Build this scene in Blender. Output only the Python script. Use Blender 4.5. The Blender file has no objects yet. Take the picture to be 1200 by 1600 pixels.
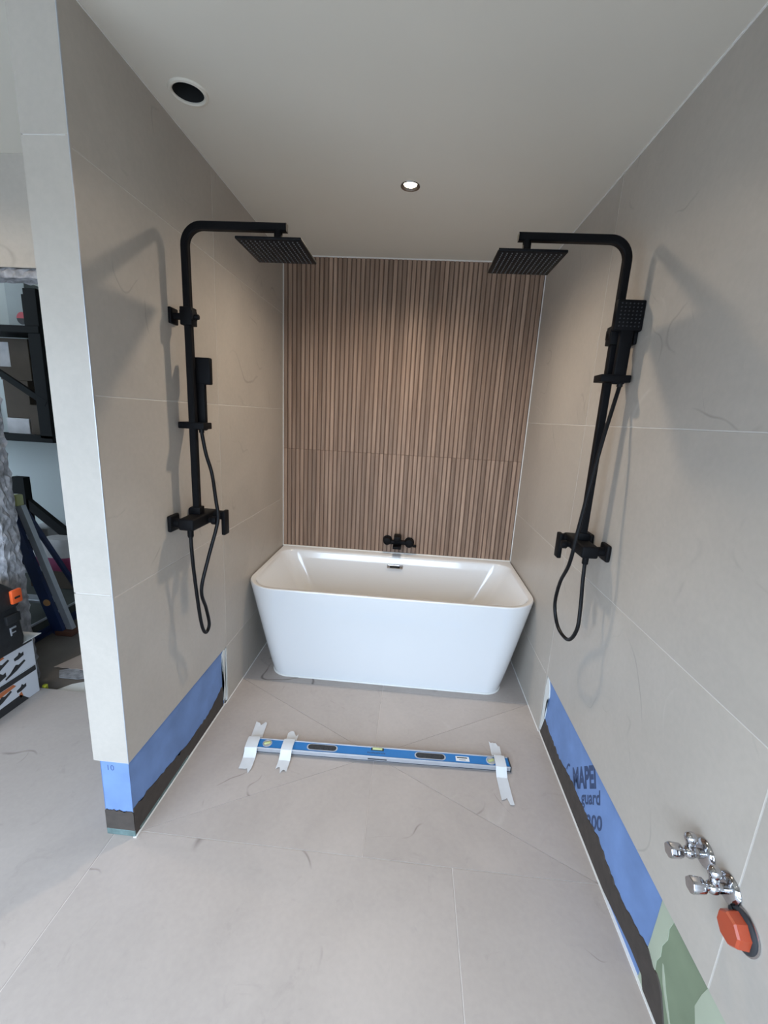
import bpy, bmesh, math, random
from mathutils import Vector, Matrix, Euler
random.seed(7)
R = math.radians
scene = bpy.context.scene
COL = scene.collection

# ------------------------------------------------------------------ camera
W, H = 1.6, 2.434                    # alcove width, ceiling height
cam = bpy.data.cameras.new('camera')
cam.sensor_fit = 'HORIZONTAL'; cam.sensor_width = 36.0
cam.lens = 36.0 * 659.02 / 1200.0
cam.clip_start = 0.02
cam_o = bpy.data.objects.new('camera', cam); COL.objects.link(cam_o)
RT, UP, FW = Vector((.99593155, .07320234, .05255255)), Vector((-.06726302, .21579853, .97411841)), Vector((-.05996699, .9736901, -.21984438))
cam_o.matrix_world = Matrix(((RT.x, UP.x, -FW.x, .88211583), (RT.y, UP.y, -FW.y, -2.8270596), (RT.z, UP.z, -FW.z, 1.49358191), (0, 0, 0, 1)))
scene.camera = cam_o

# ------------------------------------------------------------------ world, lamps, exposure
wd = bpy.data.worlds.new('overcast_sky'); scene.world = wd; wd.use_nodes = True
bg = wd.node_tree.nodes['Background']
bg.inputs[0].default_value = (.64, .80, 1.0, 1); bg.inputs[1].default_value = 11.0

def lamp(name, kind, loc, energy, color, size=.03, target=None, **kw):
    l = bpy.data.lights.new(name, kind); l.energy = energy; l.color = color
    if kind in ('POINT', 'SPOT'): l.shadow_soft_size = size
    for k, v in kw.items(): setattr(l, k, v)
    o = bpy.data.objects.new(name, l); COL.objects.link(o); o.location = loc
    return o
WARM = (1.0, .84, .66)
SPOTS = [(.795, -.8185, 74), (-.95, -1.55, 26), (.35, -2.75, 9), (-1.0, -2.9, 6)]   # x, y, watts
# daylight portal in the window opening of the rear wall
pl = lamp('window_portal', 'AREA', (-.62, -3.63, .95), 1, (1, 1, 1), shape='RECTANGLE')
pl.data.size = 4.36; pl.data.size_y = 1.9; pl.data.cycles.is_portal = True
pl.rotation_euler = (R(90), 0, 0)     # -Z of the lamp points to +Y, into the room

scene.view_settings.view_transform = 'Standard'; scene.view_settings.look = 'None'
scene.view_settings.gamma = 1; scene.view_settings.use_curve_mapping = False
scene.view_settings.exposure = -0.10

# ------------------------------------------------------------------ materials
def mat(name, color=(.8, .8, .8), rough=.5, metal=0.0, noise=None, bump=None, spec=.5, coat=0.0, emit=None, random_value=0.0):
    m = bpy.data.materials.new(name); m.use_nodes = True
    nt = m.node_tree; b = nt.nodes['Principled BSDF']
    b.inputs['Base Color'].default_value = (*color, 1); b.inputs['Roughness'].default_value = rough
    b.inputs['Metallic'].default_value = metal; b.inputs['Specular IOR Level'].default_value = spec
    b.inputs['Coat Weight'].default_value = coat; b.inputs['Coat Roughness'].default_value = .05
    if emit: b.inputs['Emission Color'].default_value = (*emit[0], 1); b.inputs['Emission Strength'].default_value = emit[1]
    tc = nt.nodes.new('ShaderNodeTexCoord')
    if noise:                                   # (scale, amount[, stretch])
        n = nt.nodes.new('ShaderNodeTexNoise'); n.inputs['Scale'].default_value = noise[0]; n.inputs['Detail'].default_value = 5
        mp = nt.nodes.new('ShaderNodeMapping'); nt.links.new(tc.outputs['Object'], mp.inputs[0]); nt.links.new(mp.outputs[0], n.inputs['Vector'])
        if len(noise) > 2: mp.inputs['Scale'].default_value = noise[2]
        mr = nt.nodes.new('ShaderNodeMapRange'); nt.links.new(n.outputs[0], mr.inputs[0])
        mr.inputs[1].default_value = .25; mr.inputs[2].default_value = .75
        mr.inputs[3].default_value = 1 - noise[1]; mr.inputs[4].default_value = 1 + noise[1]
        mx = nt.nodes.new('ShaderNodeVectorMath'); mx.operation = 'SCALE'
        mx.inputs[0].default_value = color; nt.links.new(mr.outputs[0], mx.inputs['Scale'])
        nt.links.new(mx.outputs[0], b.inputs['Base Color'])
        if bump:
            bp = nt.nodes.new('ShaderNodeBump'); bp.inputs['Strength'].default_value = bump; bp.inputs['Distance'].default_value = .004
            nt.links.new(n.outputs[0], bp.inputs['Height']); nt.links.new(bp.outputs[0], b.inputs['Normal'])
    return m

def stone(name, base, rough, vein=.35, scuff=0.0, seed=0.0):
    """greige stone-look porcelain: soft clouds, few thin dark veins, few pale ones"""
    m = bpy.data.materials.new(name); m.use_nodes = True
    nt = m.node_tree; N = nt.nodes; L = nt.links; b = N['Principled BSDF']
    b.inputs['Roughness'].default_value = rough; b.inputs['Specular IOR Level'].default_value = .4
    tc = N.new('ShaderNodeTexCoord'); oi = N.new('ShaderNodeObjectInfo')
    sc = N.new('ShaderNodeVectorMath'); sc.operation = 'MULTIPLY_ADD'
    cmb = N.new('ShaderNodeCombineXYZ')
    for i in range(3): L.new(oi.outputs['Random'], cmb.inputs[i])
    sc.inputs[1].default_value = (37, 53, 71); L.new(cmb.outputs[0], sc.inputs[0]); L.new(tc.outputs['Object'], sc.inputs[2])
    V = sc.outputs[0]
    def noise(scale, detail, dist=0.0, rough=.5, off=(0, 0, 0)):
        a = N.new('ShaderNodeVectorMath'); a.operation = 'ADD'; a.inputs[1].default_value = off; L.new(V, a.inputs[0])
        n = N.new('ShaderNodeTexNoise'); n.inputs['Scale'].default_value = scale; n.inputs['Detail'].default_value = detail
        n.inputs['Distortion'].default_value = dist; n.inputs['Roughness'].default_value = rough; L.new(a.outputs[0], n.inputs['Vector']); return n.outputs[0]
    def mrange(s, a, b_, c, d):
        n = N.new('ShaderNodeMapRange'); L.new(s, n.inputs[0])
        for i, v in enumerate((a, b_, c, d)): n.inputs[i + 1].default_value = v
        return n.outputs[0]
    def mth(op, a, b_=None):
        n = N.new('ShaderNodeMath'); n.operation = op
        for i, v in enumerate((a, b_)):
            if v is None: continue
            if isinstance(v, (int, float)): n.inputs[i].default_value = v
            else: L.new(v, n.inputs[i])
        return n.outputs[0]
    clouds = mrange(noise(2.2, 6, .6, .6), .3, .7, .93, 1.07)
    fine = mrange(noise(60, 3), .3, .7, .975, 1.025)
    def veins(scale, width, off, lo, hi, ms):
        d = mth('ABSOLUTE', mth('SUBTRACT', noise(scale, 2.6, .25, .5, off), .5))
        line = mrange(d, 0, width, 1, 0)
        mask = mrange(noise(ms, 3, 0, .6, (off[1], off[2], off[0] + 4)), lo, hi, 0, 1)
        return mth('MULTIPLY', line, mask)
    dark = mth('MULTIPLY', veins(.85, .0030, (3.1 + seed, 7.7, 1.3), .54, .64, 2.4), vein)
    dark2 = mth('MULTIPLY', veins(1.9, .0042, (9.4, 2.2 + seed, 5.5), .57, .66, 3.2), vein * .8)
    pale = mth('MULTIPLY', veins(1.0, .004, (1.4, 12.2, 8.5 + seed), .56, .66, 2.6), .16)
    val = mth('MULTIPLY', clouds, fine)
    if scuff:
        val = mth('MULTIPLY', val, mth('SUBTRACT', 1.0, mth('MULTIPLY', mrange(noise(9, 6, 1.2, .7, (5, 5, 2)), .60, .78, 0, 1), scuff)))
    k = N.new('ShaderNodeVectorMath'); k.operation = 'SCALE'; k.inputs[0].default_value = base; L.new(val, k.inputs['Scale'])
    def mix(fac, a, col):
        n = N.new('ShaderNodeMix'); n.data_type = 'RGBA'; L.new(fac, n.inputs[0]); L.new(a, n.inputs[6]); n.inputs[7].default_value = (*col, 1); return n.outputs[2]
    c = mix(pale, k.outputs[0], (.72, .69, .65)); c = mix(dark, c, (.11, .09, .075)); c = mix(dark2, c, (.13, .105, .09))
    L.new(c, b.inputs['Base Color'])
    return m

def slat_wood(name):
    m = bpy.data.materials.new(name); m.use_nodes = True
    nt = m.node_tree; N = nt.nodes; L = nt.links; b = N['Principled BSDF']; b.inputs['Roughness'].default_value = .5
    b.inputs['Specular IOR Level'].default_value = .3
    tc = N.new('ShaderNodeTexCoord'); oi = N.new('ShaderNodeObjectInfo')
    cmb = N.new('ShaderNodeCombineXYZ'); [L.new(oi.outputs['Random'], cmb.inputs[i]) for i in range(3)]
    va = N.new('ShaderNodeVectorMath'); va.operation = 'MULTIPLY_ADD'; va.inputs[1].default_value = (31, 47, 59)
    L.new(cmb.outputs[0], va.inputs[0]); L.new(tc.outputs['Object'], va.inputs[2])
    mp = N.new('ShaderNodeMapping'); mp.inputs['Scale'].default_value = (60, 60, 2.2); L.new(va.outputs[0], mp.inputs[0])
    n = N.new('ShaderNodeTexNoise'); n.inputs['Scale'].default_value = 1; n.inputs['Detail'].default_value = 5; L.new(mp.outputs[0], n.inputs['Vector'])
    n2 = N.new('ShaderNodeTexNoise'); n2.inputs['Scale'].default_value = 2.2; n2.inputs['Detail'].default_value = 2; L.new(va.outputs[0], n2.inputs['Vector'])
    rmp = N.new('ShaderNodeValToRGB'); L.new(n.outputs[0], rmp.inputs[0])
    rmp.color_ramp.elements[0].position = .3; rmp.color_ramp.elements[0].color = (.235, .155, .110, 1)
    rmp.color_ramp.elements[1].position = .72; rmp.color_ramp.elements[1].color = (.370, .265, .200, 1)
    mr = N.new('ShaderNodeMapRange'); L.new(oi.outputs['Random'], mr.inputs[0]); mr.inputs[3].default_value = .78; mr.inputs[4].default_value = 1.2
    mr2 = N.new('ShaderNodeMapRange'); L.new(n2.outputs[0], mr2.inputs[0]); mr2.inputs[1].default_value = .3; mr2.inputs[2].default_value = .7; mr2.inputs[3].default_value = .9; mr2.inputs[4].default_value = 1.1
    mm = N.new('ShaderNodeMath'); mm.operation = 'MULTIPLY'; L.new(mr.outputs[0], mm.inputs[0]); L.new(mr2.outputs[0], mm.inputs[1])
    k = N.new('ShaderNodeVectorMath'); k.operation = 'SCALE'; L.new(rmp.outputs[0], k.inputs[0]); L.new(mm.outputs[0], k.inputs['Scale'])
    L.new(k.outputs[0], b.inputs['Base Color'])
    return m

WALL_TILE = stone('wall_tile_stone', (.43, .389, .342), .42, .36)
FLOOR_TILE = stone('floor_tile_stone', (.410, .360, .327), .5, .9, .14, 4.0)
SLAT = slat_wood('walnut_slat')
M = dict(
    grout=mat('pale_grout', (.60, .575, .54), .9, noise=(40, .06)),
    floor_grout=mat('floor_grout', (.60, .56, .53), .9, noise=(40, .08)),
    core=mat('plasterboard_core', (.45, .45, .43), .9, noise=(8, .08)),
    groove=mat('dark_groove', (.135, .086, .062), .8, noise=(30, .1)),
    paint=mat('matt_white_paint', (.63, .588, .51), .85, noise=(3, .015)),
    caulk=mat('white_silicone', (.74, .73, .70), .45, noise=(50, .03)),
    acrylic=mat('white_acrylic', (.76, .765, .77), .12, coat=.6),
    black=mat('matt_black_metal', (.005, .005, .006), .55, spec=.12, noise=(60, .1)),
    black_hose=mat('black_hose', (.005, .005, .006), .45, spec=.2, noise=(60, .1)),
    nozzle=mat('grey_rubber_nozzle', (.075, .075, .078), .5),
    chrome=mat('chrome', (.50, .50, .52), .09, 1.0),
    dark_chrome=mat('brushed_nickel', (.32, .31, .30), .25, 1.0),
    hole=mat('dark_hole', (.008, .008, .008), .9),
    membrane=mat('blue_membrane', (.14, .23, .45), .75, noise=(9, .16), bump=.1),
    adhesive=mat('dark_adhesive', (.050, .039, .032), .8, noise=(30, .2), bump=.4),
    putty=mat('white_putty', (.62, .63, .61), .85, noise=(18, .08), bump=.4),
    green=mat('green_board', (.180, .222, .142), .85, noise=(5, .18), bump=.05),
    pale_green=mat('pale_green_filler', (.36, .395, .30), .85, noise=(7, .08)),
    rubber=mat('grey_green_sealing_strip', (.10, .15, .145), .6, noise=(40, .4)),
    print_ink=mat('navy_print_ink', (.035, .062, .14), .7),
    pencil=mat('pencil_mark', (.05, .09, .22), .8),
    level_blue=mat('blue_lacquer', (.010, .155, .44), .35, noise=(40, .05)),
    alu=mat('milled_aluminium', (.47, .49, .53), .4, .55, noise=(30, .06)),
    slot=mat('dark_grip', (.020, .022, .026), .6, noise=(30, .2)),
    vial=mat('yellow_green_vial', (.42, .44, .18), .15, coat=.4),
    label=mat('white_label', (.72, .73, .74), .5),
    tape=mat('white_masking_tape', (.62, .64, .66), .7, noise=(25, .04), bump=.1),
    orange=mat('orange_plastic', (.38, .056, .020), .3, noise=(20, .05)),
    latch=mat('orange_latch', (.82, .12, .025), .4),
    toolbag=mat('black_tool_fabric', (.012, .013, .015), .55, noise=(40, .3), bump=.3),
    carton=mat('white_printed_carton', (.58, .59, .62), .6, noise=(6, .04)),
    carton_dark=mat('dark_print', (.022, .021, .022), .6),
    carton_orange=mat('orange_print', (.48, .14, .045), .6),
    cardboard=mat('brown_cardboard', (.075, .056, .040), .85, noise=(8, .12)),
    concrete=mat('rough_masonry', (.27, .27, .285), .95, noise=(30, .5), bump=.8),
    hall_wall=mat('pale_hall_paint', (.46, .49, .475), .85, noise=(2, .03)),
    hall_floor=mat('bare_screed', (.125, .105, .09), .9, noise=(6, .2)),
    dark_board=mat('dark_step_board', (.055, .062, .055), .7, noise=(10, .2)),
    ladder_blue=mat('blue_ladder_plastic', (.008, .020, .075), .5, noise=(30, .1)),
    foot=mat('brown_rubber_foot', (.09, .035, .02), .7),
    pink=mat('pink_white_sack', (.30, .045, .12), .6, noise=(9, .2)),
    sack=mat('white_sack', (.48, .46, .46), .6, noise=(14, .15)),
    paper=mat('white_paper', (.70, .70, .68), .8, noise=(12, .05)),
    cream=mat('cream_plaster', (.63, .64, .65), .8, noise=(20, .03)),
    terrace=mat('terrace_concrete', (.42, .42, .41), .9, noise=(3, .1)),
    horizon_block=mat('horizon_blocker_dark', (.12, .10, .08), .9, noise=(4, .2)),
    lens=mat('lamp_lens', (1, .95, .85), .3, emit=((1.0, .88, .70), 22)),
    frame=mat('dark_window_frame', (.010, .011, .011), .7, spec=.15),
)

# ------------------------------------------------------------------ mesh helpers
class MB:
    """collects simple solids and links them as ONE mesh object"""
    def __init__(s): s.bm = bmesh.new()
    def _add(s, b, mtx=None):
        if mtx is not None: bmesh.ops.transform(b, matrix=mtx, verts=b.verts)
        me = bpy.data.meshes.new('tmp'); b.to_mesh(me); b.free(); s.bm.from_mesh(me); bpy.data.meshes.remove(me); return s
    def box(s, a, b, bev=0.0, seg=1, rot=None):
        a, b = Vector(a), Vector(b); c = (a + b) / 2; d = b - a
        t = bmesh.new(); bmesh.ops.create_cube(t, size=1)
        bmesh.ops.scale(t, vec=(abs(d.x), abs(d.y), abs(d.z)), verts=t.verts)
        if bev: bmesh.ops.bevel(t, geom=t.edges[:] , offset=bev, segments=seg, profile=.5, affect='EDGES')
        m = Matrix.Translation(c)
        if rot: m = m @ Euler(rot).to_matrix().to_4x4()
        return s._add(t, m)
    def cyl(s, p, q, r, r2=None, n=24, bev=0.0):
        p, q = Vector(p), Vector(q); r2 = r if r2 is None else r2
        t = bmesh.new(); bmesh.ops.create_cone(t, cap_ends=True, segments=n, radius1=r, radius2=r2, depth=(q - p).length)
        if bev: bmesh.ops.bevel(t, geom=[e for e in t.edges if any(len(f.verts) > 4 for f in e.link_faces)], offset=bev, segments=2, profile=.5, affect='EDGES')
        return s._add(t, Matrix.Translation((p + q) / 2) @ (q - p).to_track_quat('Z', 'Y').to_matrix().to_4x4())
    def sphere(s, c, r, sc=(1, 1, 1), n=16):
        t = bmesh.new(); bmesh.ops.create_uvsphere(t, u_segments=n, v_segments=n // 2 + 2, radius=r)
        return s._add(t, Matrix.Translation(Vector(c)) @ Matrix.Diagonal((*sc, 1)))
    def lathe(s, prof, c, axis, n=32):
        t = bmesh.new(); rings = []
        for r, h in prof:
            rings.append([t.verts.new((r * math.cos(2 * math.pi * i / n), r * math.sin(2 * math.pi * i / n), h)) for i in range(n)])
        for a, b in zip(rings, rings[1:]):
            for i in range(n): t.faces.new((a[i], a[(i + 1) % n], b[(i + 1) % n], b[i]))
        bmesh.ops.remove_doubles(t, verts=t.verts, dist=1e-6); bmesh.ops.recalc_face_normals(t, faces=t.faces)
        return s._add(t, Matrix.Translation(Vector(c)) @ Vector(axis).to_track_quat('Z', 'Y').to_matrix().to_4x4())
    def sweep(s, path, prof, side=None, caps=True):
        """prof: list of (u,v); side: fixed v axis, else parallel transport"""
        P = [Vector(p) for p in path]; t = bmesh.new(); rings = []
        v = Vector(side).normalized() if side else None; prev = None
        for i, p in enumerate(P):
            tg = (P[min(i + 1, len(P) - 1)] - P[max(i - 1, 0)]).normalized()
            if side: vv = v
            else:
                if prev is None: prev = tg.orthogonal().normalized()
                vv = (prev - tg * prev.dot(tg)).normalized(); prev = vv
            u = vv.cross(tg).normalized()
            rings.append([t.verts.new(p + u * a + vv * b) for a, b in prof])
        n = len(prof)
        for a, b in zip(rings, rings[1:]):
            for i in range(n): t.faces.new((a[i], a[(i + 1) % n], b[(i + 1) % n], b[i]))
        if caps: t.faces.new(rings[0][::-1]); t.faces.new(rings[-1])
        bmesh.ops.recalc_face_normals(t, faces=t.faces)
        return s._add(t)
    def tube(s, path, r, n=10): return s.sweep(path, [(r * math.cos(2 * math.pi * i / n), r * math.sin(2 * math.pi * i / n)) for i in range(n)])
    def prism(s, pts, vec):
        t = bmesh.new(); vec = Vector(vec)
        a = [t.verts.new(Vector(p)) for p in pts]; b = [t.verts.new(Vector(p) + vec) for p in pts]; n = len(pts)
        t.faces.new(a[::-1]); t.faces.new(b)
        for i in range(n): t.faces.new((a[i], a[(i + 1) % n], b[(i + 1) % n], b[i]))
        bmesh.ops.triangulate(t, faces=[f for f in t.faces if len(f.verts) > 4])
        bmesh.ops.recalc_face_normals(t, faces=t.faces); return s._add(t)
    def loft(s, rings, cap0=True, cap1=True):
        t = bmesh.new(); rr = [[t.verts.new(Vector(p)) for p in r] for r in rings]; n = len(rr[0])
        for a, b in zip(rr, rr[1:]):
            for i in range(n): t.faces.new((a[i], a[(i + 1) % n], b[(i + 1) % n], b[i]))
        if cap0: t.faces.new(rr[0][::-1])
        if cap1: t.faces.new(rr[-1])
        bmesh.ops.recalc_face_normals(t, faces=t.faces); return s._add(t)
    def build(s, name, m, parent=None, smooth=35, origin=None):
        me = bpy.data.meshes.new(name); s.bm.to_mesh(me); s.bm.free()
        if origin is not None: me.transform(Matrix.Translation(-Vector(origin)))
        me.materials.append(m)
        if smooth: me.shade_smooth(); me.set_sharp_from_angle(angle=R(smooth))
        o = bpy.data.objects.new(name, me); COL.objects.link(o)
        if origin is not None: o.location = origin
        if parent: attach(o, parent)
        return o

def wloc(o):
    v = Vector(o.location); p = o.parent
    while p: v = v + p.location; p = p.parent
    return v
def attach(o, p):                       # parents are never rotated or scaled when parts are attached
    o.parent = p; o.location = Vector(o.location) - wloc(p)
def tag(o, label, cat, group=None, kind=None):
    o['label'] = label; o['category'] = cat
    if group: o['group'] = group
    if kind: o['kind'] = kind
    return o
def thing(name, label, cat, loc, group=None):
    o = bpy.data.objects.new(name, None); o.empty_display_size = .05; COL.objects.link(o); o.location = loc
    return tag(o, label, cat, group)
def struct(o): o['kind'] = 'structure'; return o
def stuff(o): o['kind'] = 'stuff'; return o

tile_cache = {}
def tile(name, a, b, m, parent, bev=.0012):
    """one tile, slat or plank: box a..b; alike pieces share their mesh"""
    a, b = Vector(a), Vector(b); c = (a + b) / 2; d = b - a
    key = (name, m.name, round(d.x, 4), round(d.y, 4), round(d.z, 4))
    if key not in tile_cache:
        o = MB().box(-d / 2, d / 2, bev).build(name, m, None, smooth=0); tile_cache[key] = o.data
    else:
        o = bpy.data.objects.new(name, tile_cache[key]); COL.objects.link(o)
    o.location = c; attach(o, parent); return o

def smooth_path(pts, n=8):
    P = [Vector(p) for p in pts]; P = [2 * P[0] - P[1]] + P + [2 * P[-1] - P[-2]]; out = []
    for i in range(1, len(P) - 2):
        a, b, c, d = P[i - 1:i + 3]
        for k in range(n):
            t = k / n
            out.append(.5 * (2 * b + (c - a) * t + (2 * a - 5 * b + 4 * c - d) * t * t + (3 * b - a - 3 * c + d) * t ** 3))
    return out + [P[-2]]

def text_mesh(name, body, m, parent, origin, ex, ey, size, bold=.0):
    """flat print: ex and ey are the text's x and y directions in the world"""
    cu = bpy.data.curves.new(name, 'FONT'); cu.body = body; cu.size = size; cu.offset = bold
    t = bpy.data.objects.new('tmp_text', cu); COL.objects.link(t)
    bpy.context.view_layer.update()
    me = bpy.data.meshes.new_from_object(t.evaluated_get(bpy.context.evaluated_depsgraph_get()))
    bpy.data.objects.remove(t); bpy.data.curves.remove(cu)
    ex, ey = Vector(ex), Vector(ey); n = ex.cross(ey).normalized(); o3 = Vector(origin)
    for v in me.vertices: v.co = o3 + ex * v.co.x + ey * v.co.y + n * v.co.z
    me.materials.clear(); me.materials.append(m); me.name = name
    o = bpy.data.objects.new(name, me); COL.objects.link(o)
    if parent: attach(o, parent)
    return o

# ------------------------------------------------------------------ setting: floor
J = .0012                                # half joint
floor = struct(MB().box((-3.0, -3.6, -.06), (1.70, -1.665, -.0016)).box((-3.0, -1.665, -.06), (-.0501, -.985, -.0016)).box((-.05, -.745, -.06), (1.70, .06, -.0016)).box((-.05, -1.665, -.06), (1.70, -.745, -.0105)).build('floor', M['floor_grout'], smooth=0))
def floor_tile(x0, x1, y0, y1): tile('floor_tile', (x0 + J, y0 + J, -.010), (x1 - J, y1 - J, 0), FLOOR_TILE, floor)
YJ = -1.665
for ya, yb in ((-2.265, YJ), (-2.865, -2.265), (-3.465, -2.865), (-3.6, -3.465)):
    xs = [-3.0, -2.485, -1.285, -.085, 1.11, 1.604] if (ya, yb) == (-3.465, -2.865) else [-.085, 1.11, 1.604] if (ya, yb) == (-2.265, YJ) else [-3.0, -1.885, -.685, .51, 1.604]
    for a, b in zip(xs, xs[1:]): floor_tile(a, b, ya, yb)
for a, b in zip([-3.0, -2.485, -1.285], [-2.485, -1.285, -.085]): floor_tile(a, b, -2.265, -.985)
YS = -.745                               # front edge of the flat floor under the bathtub
floor_tile(-.004, .8, YS, .0); floor_tile(.8, 1.604, YS, .0)
# shower floor: six pieces falling to a drain point in the middle
C0 = Vector((.797, -1.205, -.008))
A, B_, C1, D = Vector((-.006, YJ, 0)), Vector((1.604, YJ, 0)), Vector((1.604, YS, 0)), Vector((-.006, YS, 0))
F1, F2 = Vector((.8, YJ, 0)), Vector((.8, YS, 0))
for tri in ((A, F1, C0), (F1, B_, C0), (B_, C1, C0), (C1, F2, C0), (F2, D, C0), (D, A, C0)):
    c = sum(tri, Vector()) / 3
    pts = []
    for i in range(3):
        # shrink by the half joint
        p, q, r = tri[i], tri[(i + 1) % 3], tri[(i + 2) % 3]
        d = ((q - p).normalized() + (r - p).normalized()); ang = max((q - p).angle(r - p), .2)
        pts.append(p + d.normalized() * (J / math.sin(ang / 2)))
    MB().prism(pts, (0, 0, -.0095)).build('floor_tile', FLOOR_TILE, floor, smooth=0, origin=c)

gb = MB()
for p, q in ((A, B_), (B_, C1), (C1, D), (D, A)): gb.prism([p + Vector((0, 0, -.0018)), q + Vector((0, 0, -.0018)), C0 + Vector((0, 0, -.0018))], (0, 0, -.012))
gb.build('grout_bed', M['floor_grout'], floor, smooth=0)

# ------------------------------------------------------------------ setting: left partition
wl = struct(MB().box((-.108, -1.681, -.01), (-.011, .0, H)).build('wall_left', M['core'], smooth=0))
MB().box((-.012, -1.690, .312), (-.0012, -.0, H)).box((-.119, -1.6918, .312), (-.003, -1.681, H)).box((-.012, -.938, -.01), (-.0012, 0, .312)).build('grout_bed', M['grout'], wl, smooth=0)
ROWS = [(.312, .910), (.910, 1.508), (1.508, 2.095), (2.095, H)]
YV = -.94
for z0, z1 in ROWS:
    tile('wall_tile', (-.010, YV + J, z0 + J), (0, -.001, z1 - J), WALL_TILE, wl)
    tile('wall_tile', (-.010, -1.6925, z0 + J), (0, YV - J, z1 - J), WALL_TILE, wl)
tile('wall_tile', (-.010, YV + J, .002), (0, -.001, .312 - J), WALL_TILE, wl)
for z0, z1 in ((.312, .918), (.918, 2.118), (2.118, H)):
    tile('wall_tile', (-.124, -1.6935, z0 + J), (-.0004, -1.6835, z1 - J), WALL_TILE, wl)
    tile('wall_tile', (-.1235, -1.6825, z0 + J), (-.1135, -1.001, z1 - J), WALL_TILE, wl)
edge = MB().box((-.0015, -1.6945, .312), (.0008, -1.6915, H)).build('edge_profile', M['alu'], wl, smooth=0)

# bare strip: membrane, adhesive smear, putty, sealing strip
def ragged(a, b, lo, hi, n, jit, lo_jit=0.0, top=None):
    """outline of a smear from a to b along s, between heights lo and hi (functions or numbers)"""
    up, dn = [], []
    for i in range(n + 1):
        s = a + (b - a) * i / n
        h = top(s) if top else hi
        up.append((s, h + random.uniform(-jit, jit))); dn.append((s, lo + random.uniform(0, lo_jit)))
    return dn + up[::-1]
mem = MB().box((-.0105, -1.6815, 0), (-.0085, YV - .03, .316)).box((-.1085, -1.6835, .018), (-.0085, -1.681, .316)).box((-.1095, -1.6835, .018), (-.1075, -1.0, .316)).build('waterproof_membrane', M['membrane'], wl, smooth=0)
def lband(s):
    pts = [(-1.69, .118), (-1.60, .106), (-1.45, .085), (-1.3, .062), (-1.1, .072), (-1.0, .112), (-.95, .12)]
    for (a, x), (b, y) in zip(pts, pts[1:]):
        if a <= s <= b: return x + (y - x) * (s - a) / (b - a)
    return pts[-1][1]
random.seed(3)
MB().prism([(-.0085, s, z) for s, z in ragged(-1.682, -.985, .004, 0, 46, .006, 0, lband)], (.003, 0, 0)).build('adhesive_smear', M['adhesive'], wl, smooth=0)
MB().prism([(s, -1.6835, z) for s, z in ragged(-.1095, -.006, .024, .103, 16, .005)], (0, -.0025, 0)).build('adhesive_smear', M['adhesive'], wl, smooth=0)
MB().box((-.110, -1.687, .0), (-.005, -1.681, .026), .002).box((-.0085, -1.66, 0), (-.0045, -1.33, .014)).build('sealing_strip', M['rubber'], wl)
ptp = MB()
ptp.prism([(-.0085, s, z) for s, z in [(-.985, .03), (-.970, .12), (-.978, .20), (-.985, .285), (-.965, .305), (-.952, .30), (-.962, .16), (-.955, .03)]], (.005, 0, 0))
ptp.prism([(-.0085, s, z) for s, z in [(-.956, .01), (-.950, .14), (-.946, .29), (-.941, .30), (-.941, .01)]], (.007, 0, 0))
ptp.build('putty_strip', M['putty'], wl, smooth=0)
text_mesh('pencil_writing', '10', M['pencil'], mem, (-.090, -1.6840, .270), (1, 0, 0), (0, 0, 1), .030)
struct(MB().box((-.012, -1.69, 0), (.0, -.97, .0025)).box((-.001, -.97, 0), (.0035, 0, .004)).build('trim_1', M['caulk'], smooth=0))

# ------------------------------------------------------------------ setting: right wall
wr = struct(MB().box((W + .011, -4.05, -.06), (W + .13, .14, H)).build('wall_right', M['core'], smooth=0))
MB().box((W + .0012, -4.0, .316), (W + .012, 0, H)).box((W + .0012, -.945, -.01), (W + .012, 0, .316)).build('grout_bed', M['grout'], wr, smooth=0)
RROWS = [(.314, .910), (.910, 1.503), (1.503, H)]
for z0, z1 in RROWS:
    ys = [-4.0, -3.29, -2.105, -.947, -.001]
    for a, b in zip(ys, ys[1:]): tile('wall_tile', (W, a + J, z0 + J), (W + .010, b - J, z1 - J), WALL_TILE, wr)
tile('wall_tile', (W, -.946, .002), (W + .010, -.001, .314 - J), WALL_TILE, wr)
rmem = MB().box((W + .0085, -1.925, 0), (W + .0105, -.95, .318)).build('waterproof_membrane', M['membrane'], wr, smooth=0)
MB().box((W + .0080, -4.0, 0), (W + .0112, -1.92, .318)).build('green_board', M['green'], wr, smooth=0)
random.seed(5)
def patch(mb, rows, x, t=.0012):
    '''smear: rows of (z, y_start, y_end), proud by t'''
    a = [[Vector((x, y0, z)), Vector((x, y1, z)), Vector((x - t, y1, z)), Vector((x - t, y0, z))] for z, y0, y1 in rows]
    return mb.loft(a)
patch(MB(), [(.002, -1.905, -1.972), (.06, -1.910, -1.962), (.10, -1.912, -1.955), (.14, -1.915, -1.951), (.17, -1.917, -1.960), (.20, -1.918, -1.956), (.24, -1.920, -1.968), (.27, -1.921, -1.964), (.317, -1.923, -1.975)], W + .0082, .0014).build('filler_smear', M['pale_green'], wr, smooth=0)
fl = MB(); patch(fl, [(.06, -2.035, -2.042), (.09, -2.008, -2.022), (.12, -1.986, -2.000), (.15, -1.974, -1.984), (.165, -1.970, -1.974)], W + .0079, .0006)
patch(fl, [(.09, -2.150, -2.158), (.13, -2.120, -2.172), (.17, -2.098, -2.19), (.22, -2.080, -2.2), (.27, -2.088, -2.21), (.317, -2.10, -2.22)], W + .0079, .0006)
fl.build('filler_smear', M['pale_green'], wr, smooth=0)
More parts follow.
